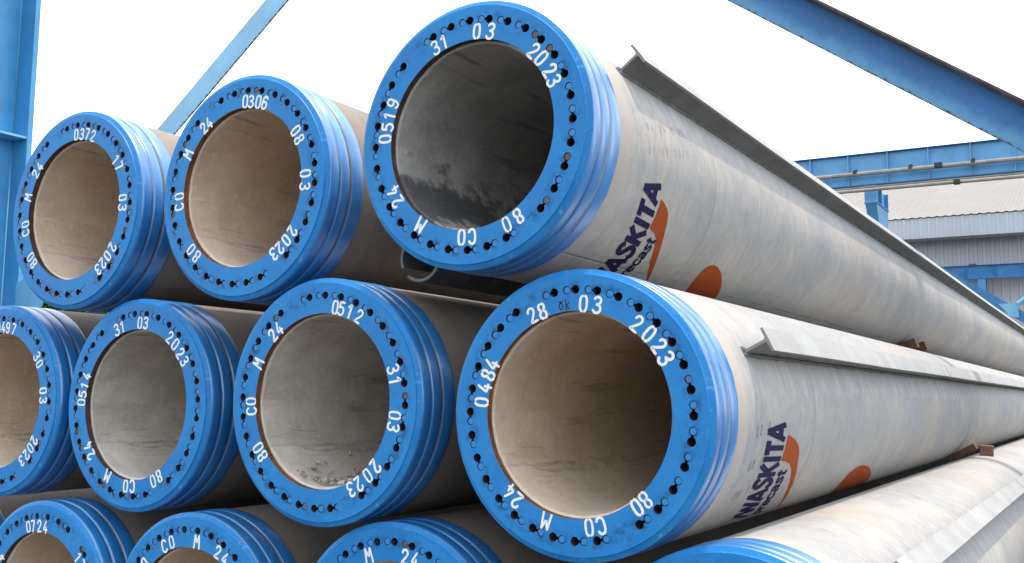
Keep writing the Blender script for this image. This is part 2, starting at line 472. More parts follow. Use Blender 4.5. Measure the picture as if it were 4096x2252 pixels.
def make_plate(rust):
    vs, es = [], []
    def loop(pts):
        b = len(vs); n = len(pts); vs.extend(pts)
        es.extend([(b + i, b + (i + 1) % n) for i in range(n)])
        return list(range(b, b + n))
    outer = loop([Vector(pol(2 * pi * i / 128, R_FLAT)) for i in range(128)])
    inner = loop([Vector(pol(2 * pi * i / 112, R_BORE)) for i in range(112)])
    KH = [keyhole(k) for k in SLOTS]
    kl = [loop(p) for p, A, B in KH]
    ov, oe, of, ovo, oeo, ofo = delaunay_2d_cdt([Vector(v) for v in vs], es, [], 0, 1e-6)
    V = [Vector((v.x, 0, v.y)) for v in ov]; F = []; MI = []
    deep = {}
    def inside(p):
        for pts, A, B in KH:
            if (p - A).length < HOLE_R * .995 or (p - B).length < HEAD_R * .995: return True
            d = B - A; t = (p - A).dot(d) / d.length_squared
            if 0 < t < 1 and (p - A - d * t).length < .0041: return True
        return False
    DEPTH = .045
    def dv(i):
        if i not in deep: deep[i] = len(V); V.append(V[i] + Vector((0, DEPTH, 0)))
        return deep[i]
    for f in of:
        c = sum((ov[i] for i in f), Vector((0, 0))) / len(f)
        if c.length < R_BORE * .9995 or c.length > R_FLAT: continue
        if inside(c): F.append([dv(i) for i in reversed(f)] if False else [dv(i) for i in f]); MI.append(1)
        else: F.append(list(f)); MI.append(0)
    for l in kl:
        n = len(l)
        for i in range(n):
            a, b = l[i], l[(i + 1) % n]
            F.append([a, b, dv(b), dv(a)]); MI.append(1)
    # chamfer and inner wall
    b = len(V)
    V += [Vector((R_OUT * cos(2 * pi * i / 128), 0.012, R_OUT * sin(2 * pi * i / 128))) for i in range(128)]
    bs = len(V)
    V += [Vector((.3886 * cos(2 * pi * i / 128), .0042, .3886 * sin(2 * pi * i / 128))) for i in range(128)]
    for i in range(128):
        j = (i + 1) % 128
        F.append([outer[i], bs + i, bs + j, outer[j]]); MI.append(0)
        F.append([bs + i, b + i, b + j, bs + j]); MI.append(0)
    b = len(V)
    V += [Vector((R_BORE * cos(2 * pi * i / 112), .022, R_BORE * sin(2 * pi * i / 112))) for i in range(112)]
    b2 = len(V)
    V += [Vector((.262 * cos(2 * pi * i / 112), .060, .262 * sin(2 * pi * i / 112))) for i in range(112)] if False else []
    for i in range(112):
        j = (i + 1) % 112
        F.append([inner[i], inner[j], b + j, b + i]); MI.append(2)
    me = bpy.data.meshes.new('end_plate')
    me.from_pydata([tuple(v) for v in V], [], F)
    for m in (M_FACE, M_HOLE, rust): me.materials.append(m)
    me.polygons.foreach_set('material_index', MI)
    me.update()
    bm = bmesh.new(); bm.from_mesh(me); bmesh.ops.recalc_face_normals(bm, faces=bm.faces); bm.to_mesh(me); bm.free()
    # the flat face must look out of the pile
    for p in me.polygons:
        if p.material_index == 0 and abs(p.normal.y) > .9:
            if p.normal.y > 0: me.flip_normals()
            break
    return me
PLATE_RUST = make_plate(M_RUST)
PLATE_DARK = make_plate(M_RUST_DARK)

def make_head():
    V, F = [], []
    prof = [(0.0102, .030), (0.0102, .0026), (0.0094, .0018), (0.0, .0016)]
    n = 14
    for r, y in prof[:-1]:
        V += [(r * cos(2 * pi * i / n), y, r * sin(2 * pi * i / n)) for i in range(n)]
    V.append((0, prof[-1][1], 0))
    for k in range(2):
        for i in range(n):
            j = (i + 1) % n
            F.append([k * n + i, k * n + j, (k + 1) * n + j, (k + 1) * n + i])
    for i in range(n): F.append([2 * n + i, 2 * n + (i + 1) % n, 3 * n])
    me = bpy.data.meshes.new('bar_head'); me.from_pydata(V, [], F); me.materials.append(M_HEAD); me.update()
    bm = bmesh.new(); bm.from_mesh(me); bmesh.ops.recalc_face_normals(bm, faces=bm.faces); bm.to_mesh(me); bm.free()
    return me
HEAD = make_head()

BAND_PROF = [(.3985, .0116), (.4031, .0121), (.4036, .030), (.4036, .052), (.4030, .0545), (.3988, .0555), (.3984, .0625), (.3988, .0695),
             (.4030, .0705), (.4038, .074), (.4038, .109), (.4031, .1115), (.3988, .1125), (.3984, .1195), (.3988, .1265),
             (.4031, .1275), (.4040, .131), (.4040, .181), (.4024, .187), (.3990, .188)]
def make_band(seed):
    V, F = [], []; n = 160
    for k, (r, y) in enumerate(BAND_PROF):
        for i in range(n):
            a = 2 * pi * i / n
            q = Vector((cos(a) * 2.2, sin(a) * 2.2, seed * 3.1))
            dr = .0004 * noise.noise(q * 2 + Vector((0, 0, y * 9)))
            dy = 0
            if k >= len(BAND_PROF) - 3: dy = .004 * noise.noise(q * 5) + .0025 * noise.noise(q * 17)
            elif 2 < k: dy = .0015 * noise.noise(q * 3)
            V.append(((r + (dr if 1 < k < len(BAND_PROF) - 1 else 0)) * cos(a), y + dy, (r + (dr if 1 < k < len(BAND_PROF) - 1 else 0)) * sin(a)))
    for k in range(len(BAND_PROF) - 1):
        for i in range(n):
            j = (i + 1) % n
            F.append([k * n + i, k * n + j, (k + 1) * n + j, (k + 1) * n + i])
    me = bpy.data.meshes.new('steel_band'); me.from_pydata(V, [], F); me.materials.append(M_BAND)
    me.polygons.foreach_set('use_smooth', [True] * len(me.polygons)); me.update()
    return me

def make_barrel(seed, bore_mat, rough, conc):
    V, F, MI = [], [], []; n = 128
    ys = [.12, .19, .3, .6, 1.2, 2.4, 5, 10, 16, PILE_LEN]
    for y in ys:
        for i in range(n):
            a = 2 * pi * i / n
            rr = .3996 + (.0006 * noise.noise(Vector((cos(a) * 2, sin(a) * 2, y * 2 + seed))) if y > .25 else 0)
            V.append((rr * cos(a), y, rr * sin(a)))
    for k in range(len(ys) - 1):
        for i in range(n):
            j = (i + 1) % n
            F.append([k * n + i, k * n + j, (k + 1) * n + j, (k + 1) * n + i]); MI.append(0)
    ol = (len(ys) - 1) * n
    # front annulus behind the steel plate, then the bore
    yb = [.012, .018, .026, .04, .06, .085, .115, .15, .19, .24, .3, .37, .45, .54, .65, .78, .95, 1.2, 1.6, 2.2, 3.2, 5, 9, PILE_LEN]
    b0 = len(V); m = n
    V += [(.398 * cos(2 * pi * i / n), .120, .398 * sin(2 * pi * i / n)) for i in range(n)]
    V += [(.300 * cos(2 * pi * i / n), .120, .300 * sin(2 * pi * i / n)) for i in range(n)]
    V += [(.293 * cos(2 * pi * i / n), .024, .293 * sin(2 * pi * i / n)) for i in range(n)]
    for base_, mi in ((b0, 0), (b0 + n, 1)):
        for i in range(n):
            j = (i + 1) % n
            F.append([base_ + j, base_ + i, base_ + n + i, base_ + n + j]); MI.append(mi)
    lip = b0 + 2 * n
    b1 = len(V)
    for y in yb:
        for i in range(n):
            a = 2 * pi * i / n
            q = Vector((cos(a), sin(a), y * 1.0))
            lump = noise.noise(q * 7 + Vector((seed, 0, 0))) * .0035 + noise.noise(q * 21 + Vector((0, seed, 0))) * .0022
            lump += max(0, noise.noise(q * 38 + Vector((0, 0, seed)))) * .0035
            r = .279 - .003 * min(1, y / .3) + lump * rough * min(1, y / .05)
            dy = 0
            if y < .05: 
                dy = .013 * max(0, noise.noise(Vector((cos(a) * 3, sin(a) * 3, seed * 2)))) + .004 * noise.noise(Vector((cos(a) * 16, sin(a) * 16, seed)))
            V.append((r * cos(a), y + .012 + dy, r * sin(a)))
    for i in range(n):
        j = (i + 1) % n
        F.append([lip + j, lip + i, b1 + i, b1 + j]); MI.append(1)
    for k in range(len(yb) - 1):
        for i in range(n):
            j = (i + 1) % n
            F.append([b1 + k * n + j, b1 + k * n + i, b1 + (k + 1) * n + i, b1 + (k + 1) * n + j]); MI.append(1)
    ib = b1 + (len(yb) - 1) * n
    for i in range(n):
        j = (i + 1) % n
        F.append([ol + i, ol + j, ib + j, ib + i]); MI.append(0)
    me = bpy.data.meshes.new('barrel'); me.from_pydata(V, [], F)
    me.materials.append(conc); me.materials.append(bore_mat)
    me.polygons.foreach_set('material_index', MI)
    me.polygons.foreach_set('use_smooth', [True] * len(me.polygons)); me.update()
    return me

# ------------------------------------------------------------------ lettering
def mir(st, w=.6): return [(w - x, y) for x, y in st]
_0 = [(.215, .975), (.13, .92), (.075, .78), (.06, .5), (.075, .22), (.13, .08), (.215, .025)]
_8 = [(.22, .975), (.12, .92), (.085, .75), (.13, .6), (.22, .515), (.10, .42), (.055, .25), (.10, .07), (.22, .025)]
_6a = [(.52, .85), (.44, .96), (.30, 1.0), (.15, .92), (.075, .72), (.06, .4), (.09, .15), (.16, .05), (.235, .015)]
_6b = [(.365, .015), (.47, .07), (.54, .2), (.54, .38), (.46, .53), (.32, .57), (.19, .5)]
G = {
 '0': [_0, mir(_0)], 'O': [_0, mir(_0)], '8': [_8, mir(_8)],
 '1': [[(.10, .76), (.22, .86), (.33, 1.0), (.33, .5), (.33, .0)]],
 '2': [[(.06, .74), (.10, .9), (.28, 1.0), (.46, .93), (.53, .77), (.47, .58), (.28, .32), (.08, .045), (.14, .03), (.56, .03)]],
 '3': [[(.06, .86), (.16, .97), (.30, 1.0), (.46, .92), (.51, .77), (.44, .6), (.24, .53)], [(.24, .53), (.46, .47), (.55, .29), (.49, .09), (.30, .0), (.13, .04), (.04, .16)]],
 '4': [[(.36, 1.0), (.22, .66), (.07, .28), (.30, .28), (.58, .28)], [(.42, .52), (.42, .30), (.42, .0)]],
 '5': [[(.52, .97), (.30, .97), (.13, .97), (.11, .75), (.09, .56)], [(.09, .56), (.28, .63), (.46, .56), (.55, .35), (.49, .1), (.30, .0), (.13, .04), (.04, .14)]],
 '6': [_6a, _6b], '9': [[(.6 - x, 1 - y) for x, y in _6a], [(.6 - x, 1 - y) for x, y in _6b]],
 '7': [[(.05, .97), (.30, .97), (.55, .97), (.40, .55), (.24, .0)]],
 'C': [[(.55, .80), (.47, .95), (.30, 1.0), (.13, .92), (.065, .72), (.06, .5), (.065, .28), (.13, .08), (.30, .0), (.47, .05), (.55, .2)]],
 'M': [[(.02, .0), (.06, .5), (.10, 1.0)], [(.10, 1.0), (.21, .7), (.32, .40), (.43, .7), (.54, 1.0)], [(.54, 1.0), (.58, .5), (.62, .0)]],
 'k': [[(.12, 1.1), (.14, .5), (.16, -.1)], [(.55, .72), (.35, .55), (.16, .42), (.35, .25), (.58, -.02)]],
 'o': [[(.30, .78), (.12, .66), (.05, .4), (.14, .1), (.34, .05), (.5, .25), (.5, .55), (.36, .74), (.22, .80)], [(.05, .9), (.3, .88), (.56, .92)]],
 '.': [[(.25, .0), (.3, .06), (.35, .0)]],
}
def chaikin(p, it):
    for _ in range(it):
        q = [p[0]]
        for a, b in zip(p, p[1:]):
            q += [(a[0] * .75 + b[0] * .25, a[1] * .75 + b[1] * .25), (a[0] * .25 + b[0] * .75, a[1] * .25 + b[1] * .75)]
        q.append(p[-1]); p = q
    return p

class Ribbon:
    """paint strokes: ribbons with soft sprayed borders; fn maps (u, v, lift) to 3D"""
    def __init__(s): s.v = []; s.f = []; s.c = []; s.k = 0
    def stroke(s, pts, w, halo, fn, it=2, sub=None, ext=.35):
        p = chaikin(pts, it) if it else list(pts)
        if sub:
            q = [p[0]]
            for a, b in zip(p, p[1:]):
                n = max(1, int(hypot(b[0] - a[0], b[1] - a[1]) / sub + .5))
                q += [(a[0] + (b[0] - a[0]) * i / n, a[1] + (b[1] - a[1]) * i / n) for i in range(1, n + 1)]
            p = q
        s.k += 1; lift = .00004 * s.k
        def off(a, b, d): 
            L = hypot(b[0] - a[0], b[1] - a[1]) or 1
            return (b[0] + (b[0] - a[0]) / L * d, b[1] + (b[1] - a[1]) / L * d)
        cap = w * ext + halo
        P = [off(p[1], p[0], cap)] + [off(p[1], p[0], w * ext)] + p + [off(p[-2], p[-1], w * ext)] + [off(p[-2], p[-1], cap)]
        cols = [-w / 2 - halo, -w / 2, 0, w / 2, w / 2 + halo]
        b = len(s.v)
        for i, q in enumerate(P):
            a0 = P[max(i - 1, 0)]; a1 = P[min(i + 1, len(P) - 1)]
            dx, dy = a1[0] - a0[0], a1[1] - a0[1]; L = hypot(dx, dy) or 1
            nx, ny = -dy / L, dx / L
            shrink = 1 if ext < .2 else (.72 if i in (1, len(P) - 2) else (.5 if i in (0, len(P) - 1) else 1))
            for j, c in enumerate(cols):
                s.v.append(fn(q[0] + nx * c * shrink, q[1] + ny * c * shrink, lift))
                s.c.append(0.0 if j in (0, 4) or i in (0, len(P) - 1) else 1.0)
        for i in range(len(P) - 1):
            for j in range(4):
                k = b + i * 5 + j
                s.f.append([k, k + 1, k + 6, k + 5])
    def fill(s, left, right_, fn, n=6, halo=.0):
        """area between two polylines of equal length"""
        s.k += 1; lift = .00004 * s.k
        b = len(s.v); m = len(left)
        for a, c in zip(left, right_):
            for j in range(n + 1):
                t = j / n
                s.v.append(fn(a[0] + (c[0] - a[0]) * t, a[1] + (c[1] - a[1]) * t, lift)); s.c.append(1.0)
        for i in range(m - 1):
            for j in range(n):
                k = b + i * (n + 1) + j
                s.f.append([k, k + 1, k + n + 2, k + n + 1])
    def build(s, name, mat, parent):
        o = mesh_obj(name, s.v, s.f, mat, parent)
        at = o.data.attributes.new('cover', 'FLOAT', 'POINT')
        at.data.foreach_set('value', s.c)
        return o

def face_text(parent, items):
    """items: list of (char, angle_deg, radius); one painted mark per group of neighbours"""
    groups = []
    for it in items:
        if groups and abs((groups[-1][-1][1] - it[1] + 180) % 360 - 180) < 11: groups[-1].append(it)
        else: groups.append([it])
    for gp in groups:
        rb = Ribbon()
        for ch, ang, rad in gp:
            a = radians(ang + random.uniform(-.5, .5)); H = .0445 * random.uniform(.97, 1.03)
            rot = random.uniform(-.04, .04)
            ux, uz = sin(a + rot), -cos(a + rot)          # clockwise
            vx, vz = cos(a + rot), sin(a + rot)           # outwards
            cx, cz = rad * cos(a), rad * sin(a)
            wst = .106 * random.uniform(.92, 1.18)
            wch = .62 if ch == 'M' else .6
            def fn(u, v, lift, cx=cx, cz=cz, ux=ux, uz=uz, vx=vx, vz=vz, H=H, wch=wch):
                uu = (u - wch / 2) * H * .98; vv = (v - .5) * H
                return (cx + ux * uu + vx * vv, -.0005 - lift, cz + uz * uu + vz * vv)
            if random.random() < .35 and 50 < ang < 125:
                dx, dl = random.uniform(-.008, .008), random.uniform(.008, .022)
                def fd(u, v, lift, cx=cx + dx, cz=cz - .018): return (cx + u, -.0005 - lift, cz + v)
                if hypot(cx + dx, cz - .018 - dl) > .29: rb.stroke([(0, 0), (.0006, -dl * .5), (0, -dl)], .0022, .0014, fd, 1)
            for st in G[ch]: rb.stroke(st, wst, .06, fn, 1 if ch in 'M' else 2)
        rb.build('painted_number' if gp[0][0] not in 'CM' else 'painted_letters', M_WHITE, parent)

# bold logo alphabet (unit height), straight cut strokes
LOGO = {
 'W': (1.10, [[(.04, 1), (.27, .0)], [(.27, .0), (.53, .92)], [(.53, .92), (.79, .0)], [(.79, .0), (1.02, 1)]]),
 'A': (.86, [[(.06, 0), (.42, 1)], [(.42, 1), (.78, 0)], [(.2, .26), (.64, .26)]]),
 'S': (.72, [[(.62, .80), (.52, .93), (.36, .97), (.16, .9), (.12, .72), (.3, .57), (.5, .46), (.6, .28), (.52, .1), (.34, .03), (.16, .07), (.06, .22)]]),
 'K': (.80, [[(.13, 0), (.13, 1)], [(.66, 1), (.22, .48)], [(.30, .56), (.70, 0)]]),
 'I': (.34, [[(.16, 0), (.16, 1)]]),
 'T': (.72, [[(.04, .9), (.70, .9)], [(.37, 0), (.37, .86)]]),
 '/': (.5, [[(.02, .0), (.42, 1.0)]]),
}
LOW = {
 'p': (.56, [[(.1, -.38), (.1, .6)], [(.1, .5), (.3, .6), (.46, .5), (.48, .3), (.44, .1), (.28, .02), (.1, .1)]]),
 'r': (.38, [[(.1, 0), (.1, .62)], [(.1, .42), (.2, .56), (.36, .58)]]),
 'e': (.54, [[(.08, .32), (.46, .32), (.46, .48), (.28, .6), (.1, .5), (.06, .3), (.1, .1), (.28, .02), (.46, .12)]]),
 'c': (.52, [[(.46, .46), (.36, .58), (.22, .6), (.08, .46), (.06, .3), (.1, .12), (.26, .02), (.4, .06), (.47, .17)]]),
 'a': (.54, [[(.08, .5), (.2, .6), (.36, .58), (.43, .46), (.43, .0)], [(.43, .34), (.2, .32), (.07, .2), (.12, .05), (.26, .02), (.42, .14)]]),
 's': (.46, [[(.4, .5), (.28, .6), (.12, .56), (.08, .45), (.2, .34), (.36, .26), (.4, .12), (.28, .02), (.12, .04), (.04, .14)]]),
 't': (.36, [[(.16, .82), (.16, .12), (.24, .03), (.34, .04)], [(.02, .58), (.34, .58)]]),
}

def side_mapper():
    """(s, y) -> point on the barrel; s is arc length above the right-hand springline"""
    def m(s, y, lift):
        a = s / .3996
        r = .4006 + lift
        return (r * cos(a), y, r * sin(a))
    return m

def make_logo(parent, cap_line, cap_h, s_end, s_start, sw, disc):
    """cap_line(s) -> y of the letters' tops; text runs from s_start up to s_end"""
    mp = side_mapper()
    word = '/WASKITA'
    total = sum(LOGO[c][0] for c in word) - .1
    k = (s_end - s_start) / total
    rb = Ribbon(); x = 0
    for ch in word:
        w, sts = LOGO[ch]
        for st in sts:
            def fn(u, v, lift, x=x, sh=.16):
                s_ = s_start + (x + u + sh * (v - .5) * .6) * k
                return mp(s_, cap_line(s_) + (1 - v) * cap_h, lift)
            st2 = st
            rb.stroke(st2, .25, .015, fn, 2 if ch == 'S' else 0, .08, .02)
        x += w
    rb.build('logo_word', M_NAVY, parent)
    rb = Ribbon(); x = 0
    s0, s1, base = sw['word']
    total = sum(LOW[c][0] for c in 'precast'); k2 = (s1 - s0) / total
    for ch in 'precast':
        w, sts = LOW[ch]
        for st in sts:
            def fn(u, v, lift, x=x):
                s_ = s0 + (x + u + .08 * v) * k2
                return mp(s_, cap_line(s_) + base + (.75 - v) * cap_h * .62, lift)
            rb.stroke(st, .155, .015, fn, 2, .06, .05)
        x += w
    rb.build('logo_word', M_NAVY, parent)
    rb = Ribbon()
    rb.fill(sw['left'], sw['right'], lambda s_, y, l: mp(s_, y, l), 8)
    rb.build('logo_swoosh', M_ORANGE, parent)
    cs, cy, rs, ry, shr = disc
    rb = Ribbon(); L, Rr = [], []
    for i in range(25):
        t = -pi / 2 + pi * i / 24
        yc = cy + shr * rs * (1 - sin(t)); L.append((cs + rs * sin(t), yc - ry * cos(t))); Rr.append((cs + rs * sin(t), yc + ry * cos(t)))
    rb.fill(L, Rr, lambda s_, y, l: mp(s_, y, l), 10)
    rb.build('logo_disc', M_ORANGE, parent)

def scribble(parent, text, s0, y0, h, mat, ds, dy, wdt=.09):
    """handwriting on the side; the line of text advances by (ds, dy) per character"""
    mp = side_mapper(); rb = Ribbon()
    L = hypot(ds, dy); du, dv = ds / L, dy / L
    for i, ch in enumerate(text):
        if ch == ' ': continue
        jx, jy = random.uniform(-.06, .06), random.uniform(-.06, .06)
        for st in G[ch]:
            def fn(u, v, lift, i=i):
                a = (u + jx) * h; b = (v + jy) * h
                return mp(s0 + ds * i + du * a + dv * b, y0 + dy * i + dv * a - du * b, lift)
            rb.stroke(st, wdt, .03, fn, 2)
    rb.build('handwriting', mat, parent)['kind'] = 'stuff'

# ------------------------------------------------------------------ the piles
# name: x, y of the face, z relative to the eye, phase of the first hole, bore, rough, plate rim, text
def TX(s):
    a = s.split(); return [(a[i], float(a[i + 1]), float(a[i + 2])) for i in range(0, len(a), 3)]
PILES = {
 '0519': (-1.6298, 2.4633, .7637, 112.83, M_BORE_WET, 1.0, PLATE_DARK, TX("3 113.7 .309 1 107.6 .311 0 85.9 .309 3 76.6 .308 2 45.2 .307 0 37.9 .309 2 28.9 .31 3 22.2 .308 8 -56.4 .312 0 -64.1 .311 C -86.1 .307 O -93.3 .307 M -122.4 .308 2 -144.2 .312 4 -151.8 .309 0 176 .31 5 168.9 .306 1 162.2 .309 9 155.6 .31"),
          'concrete pile painted 0519 on its blue end, T-shaped fin, topmost of the right hand side'),
 '0484': (-1.3123, 2.5395, -.0472, 101.42, M_BORE_WARM, .7, PLATE_RUST, TX("2 116.9 .309 8 109.9 .306 0 85.1 .305 3 77.3 .306 2 52.3 .307 0 44.6 .309 2 36.2 .31 3 29 .308 8 -46.2 .305 0 -52.3 .305 C -74.7 .308 O -81.6 .308 M -106.2 .31 2 -126.6 .307 4 -133.1 .304 0 174.6 .307 4 167.0 .304 8 159.5 .304 4 152.9 .304"),
          'concrete pile painted 0484 on its blue end, with T-shaped fin and logo, below pile 0519'),
 '0512': (-2.2587, 2.5641, -.0242, 99.76, M_BORE_GREY, 1.3, PLATE_RUST, TX("0 80.3 .308 5 74.5 .309 1 68 .311 2 60.6 .312 3 18.6 .313 1 12.6 .312 0 -7.3 .31 3 -14.4 .312 2 -40.2 .31 0 -48 .309 2 -55.7 .31 3 -63.2 .31 8 -142.1 .307 0 -149.2 .309 C -172.4 .304 O -178.9 .306 M 156.5 .304 2 135.2 .307 4 128.3 .306"),
          'concrete pile painted 0512 on its blue end, rubble lying inside its bore'),
 '0306': (-2.6487, 2.5542, .7198, 109.16, M_BORE_WARM, .7, PLATE_RUST, TX("0 89 .306 3 82.8 .304 0 76.6 .304 6 70.3 .306 0 34.3 .304 8 26.9 .303 0 2.8 .304 3 -5.4 .304 2 -35.2 .309 0 -42.1 .307 2 -49.2 .306 3 -55.8 .304 8 -131 .312 0 -138 .313 C -171.4 .309 O -179 .308 M 151.9 .308 2 130.2 .306 4 123.8 .303"),
          'concrete pile painted 0306 on its blue end, in the top layer between 0372 and 0519'),
 '0372': (-3.6137, 2.5847, .7246, 100.91, M_BORE_WARM, .8, PLATE_DARK, TX("0 90.6 .307 3 84.1 .306 7 77.3 .308 2 70.4 .307 1 35 .306 7 28.7 .309 0 3.4 .304 3 -3.6 .305 2 -33.7 .31 0 -40.8 .309 2 -48.2 .31 3 -55 .312 8 -137.4 .31 0 -144.2 .31 C -165.6 .305 O -172.8 .304 M 165.4 .304 2 146.2 .307 4 139.4 .303"),
          'concrete pile painted 0372 on its blue end, in the top layer beside the blue column'),
 '0514': (-3.249, 2.6379, -.0496, 104.78, M_BORE_GREY, 1.2, PLATE_DARK, TX("3 112.4 .31 1 106.4 .311 0 88.2 .31 3 81.3 .311 2 53.9 .31 0 46.6 .309 2 38.7 .308 3 31.5 .311 8 -59 .307 0 -65.3 .31 C -87.4 .307 O -93.8 .309 M -114.8 .304 2 -139.6 .307 4 -146.5 .304 0 179.8 .31 5 173.4 .307 1 167.1 .305 4 159.7 .304"),
          'concrete pile painted 0514 on its blue end, in the middle layer below 0372'),
 '0497': (-4.1201, 2.6457, -.0445, 111.87, M_BORE_WARM, .8, PLATE_DARK, TX("0 95.9 .309 4 89.2 .308 9 82.4 .308 7 75.5 .31 3 36 .308 0 29.3 .308 0 7.6 .306 3 .6 .307 2 -31.2 .31 0 -38.1 .311 2 -45.2 .312 3 -52.2 .312"),
          'concrete pile painted 0497 on its blue end, in the middle layer beside 0514'),
 '0724': (-3.706, 2.60, -.841, 219.34, M_BORE_WARM, .8, PLATE_DARK, TX("0 106.2 .31 7 99.8 .308 2 92.7 .306 4 85.7 .305 1 42 .31 7 35.2 .312 2 153.5 .305 4 146.8 .302"),
          'concrete pile painted 0724 on its blue end, in the bottom layer'),
 'com24': (-2.864, 2.60, -.83, 141.01, M_BORE_WARM, .8, PLATE_DARK, TX("C 116 .308 O 108 .31 M 84.3 .307 2 64 .31 4 56.6 .31 8 145 .312 0 138 .312"),
          'bottom layer concrete pile with CO M 24 reading along the top of its blue end'),
 'm24': (-1.976, 2.60, -.799, 122.52, M_BORE_WARM, .8, PLATE_RUST, TX("M 107.1 .309 2 80.8 .308 4 73.6 .31"),
          'bottom layer concrete pile below 0512, M 24 along the top of its blue end'),
 'fin_low': (-.8927, 2.584, -.7792, 104.0, M_BORE_WARM, .8, PLATE_RUST, [],
          'bottom layer concrete pile with broad pale T-shaped fin, lowest on the right hand side'),
 'left_low': (-4.62, 2.66, -.845, 97.0, M_BORE_WARM, .8, PLATE_DARK, [],
          'unlettered blue-ended concrete pile at the bottom beside the pile painted 0724'),
}
FIN = {'0519': 37.0, '0484': 26.9, 'fin_low': 41.8}
FIN_START = {'0519': .356, '0484': .373, 'fin_low': .38}

def rotpt(p, a): return (p[0] * cos(a) - p[1] * sin(a), p[0] * sin(a) + p[1] * cos(a))

def make_fin(parent, ang, y0):
    a = radians(ang)
    cuts = [y0, 3.81, 6.96, 10.1, 13.25, 16.4, 19.55, 23.4]
    # T profile in (radial, tangential); the web runs into the barrel
    prof = [(.392, -.0045), (.4715, -.0045), (.4755, -.010), (.4755, -.0375), (.4835, -.0378), (.4845, 0), (.4835, .0378), (.4755, .0375), (.4755, .010), (.4715, .0045), (.392, .0045)]
    for i in range(len(cuts) - 1):
        V, F = [], []
        ya, yb = cuts[i] + (.003 if i else 0), cuts[i + 1] - .003
        n = 16 if i < 3 else 4; np_ = len(prof)
        for k in range(n + 1):
            y = ya + (yb - ya) * k / n
            dr = .0018 * noise.noise(Vector((y * .9, ang, 0))) + .0012 * sin(i * 2.1)
            dt = .0022 * noise.noise(Vector((y * .7, ang, 5))) + .0016 * sin(i * 3.7)
            for j, (r, t) in enumerate(prof):
                e = 1 if r > .42 else 0
                x, z = rotpt((r + dr * e, t + dt * e), a)
                V.append((x, y, z))
        for k in range(n):
            for j in range(np_):
                jj = (j + 1) % np_
                F.append([k * np_ + j, k * np_ + jj, (k + 1) * np_ + jj, (k + 1) * np_ + j])
        F.append(list(reversed(range(np_)))); F.append([n * np_ + j for j in range(np_)])
        fm = [0] * len(F)
        for k in range(n):
            for j in (4, 5): fm[k * np_ + j] = 1  # outer flange faces get the tone with sunlight painted in
        o = mesh_obj('fin', V, F, None, parent, False, (0, 0, 0), [M_FIN, M_FLANGE], fm)
    # lumpy weld and mortar beads on both sides of the web
    mb = MB()
    for sgn in (-1, 1):
        path, rad = [], []
        y = y0 - .004
        while y < 12:
            q = Vector((y * 9, ang + sgn * 4, 0))
            x, z = rotpt((.4005 + .003 * noise.noise(q * .7), sgn * (.0075 + .003 * noise.noise(q))), a)
            path.append((x, y, z)); rad.append(.0088 + .0045 * noise.noise(q * 2.3) + .0025 * noise.noise(q * 5))
            y += .018 if y < 4 else .06
        mb.tube(path, rad, 7)
    mb.build('weld_bead', M_MORTAR, parent, smooth=True)

def make_slot_pipe(parent, ang, y0):
    a = radians(ang + 180); c = pol(a, .505); ro, ri = .0825, .0725; g = radians(13)
    V, F = [], []; n = 40
    ys = [y0, y0 + 1, 6, 12, 23.4]
    for y in ys:
        for r in (ro, ri):
            for i in range(n + 1):
                t = a + g + (2 * pi - 2 * g) * i / n
                V.append((c[0] + r * cos(t), y, c[1] + r * sin(t)))
    w = 2 * (n + 1)
    for k in range(len(ys) - 1):
        for i in range(n):
            F.append([k * w + i, k * w + i + 1, (k + 1) * w + i + 1, (k + 1) * w + i])
            F.append([k * w + n + 1 + i + 1, k * w + n + 1 + i, (k + 1) * w + n + 1 + i, (k + 1) * w + n + 1 + i + 1])
        for i, j in ((0, n + 1), (2 * n + 1, n)):
            F.append([k * w + i, (k + 1) * w + i, (k + 1) * w + j, k * w + j])
    for i in range(n):
        F.append([i + 1, i, n + 1 + i, n + 2 + i])
        k = (len(ys) - 1) * w
        F.append([k + i, k + i + 1, k + n + 2 + i, k + n + 1 + i])
    mesh_obj('slotted_pipe', V, F, M_DARKPIPE, parent)
    mb = MB()
    path = [(*[(.41) * cos(a)], y0 + .02 + i * .7, .41 * sin(a)) for i in range(34)]
    mb.tube(path, [.018 + .004 * noise.noise(Vector((i, ang, 0))) for i in range(34)], 8)
    mb.build('weld_bead', M_MORTAR, parent, smooth=True)

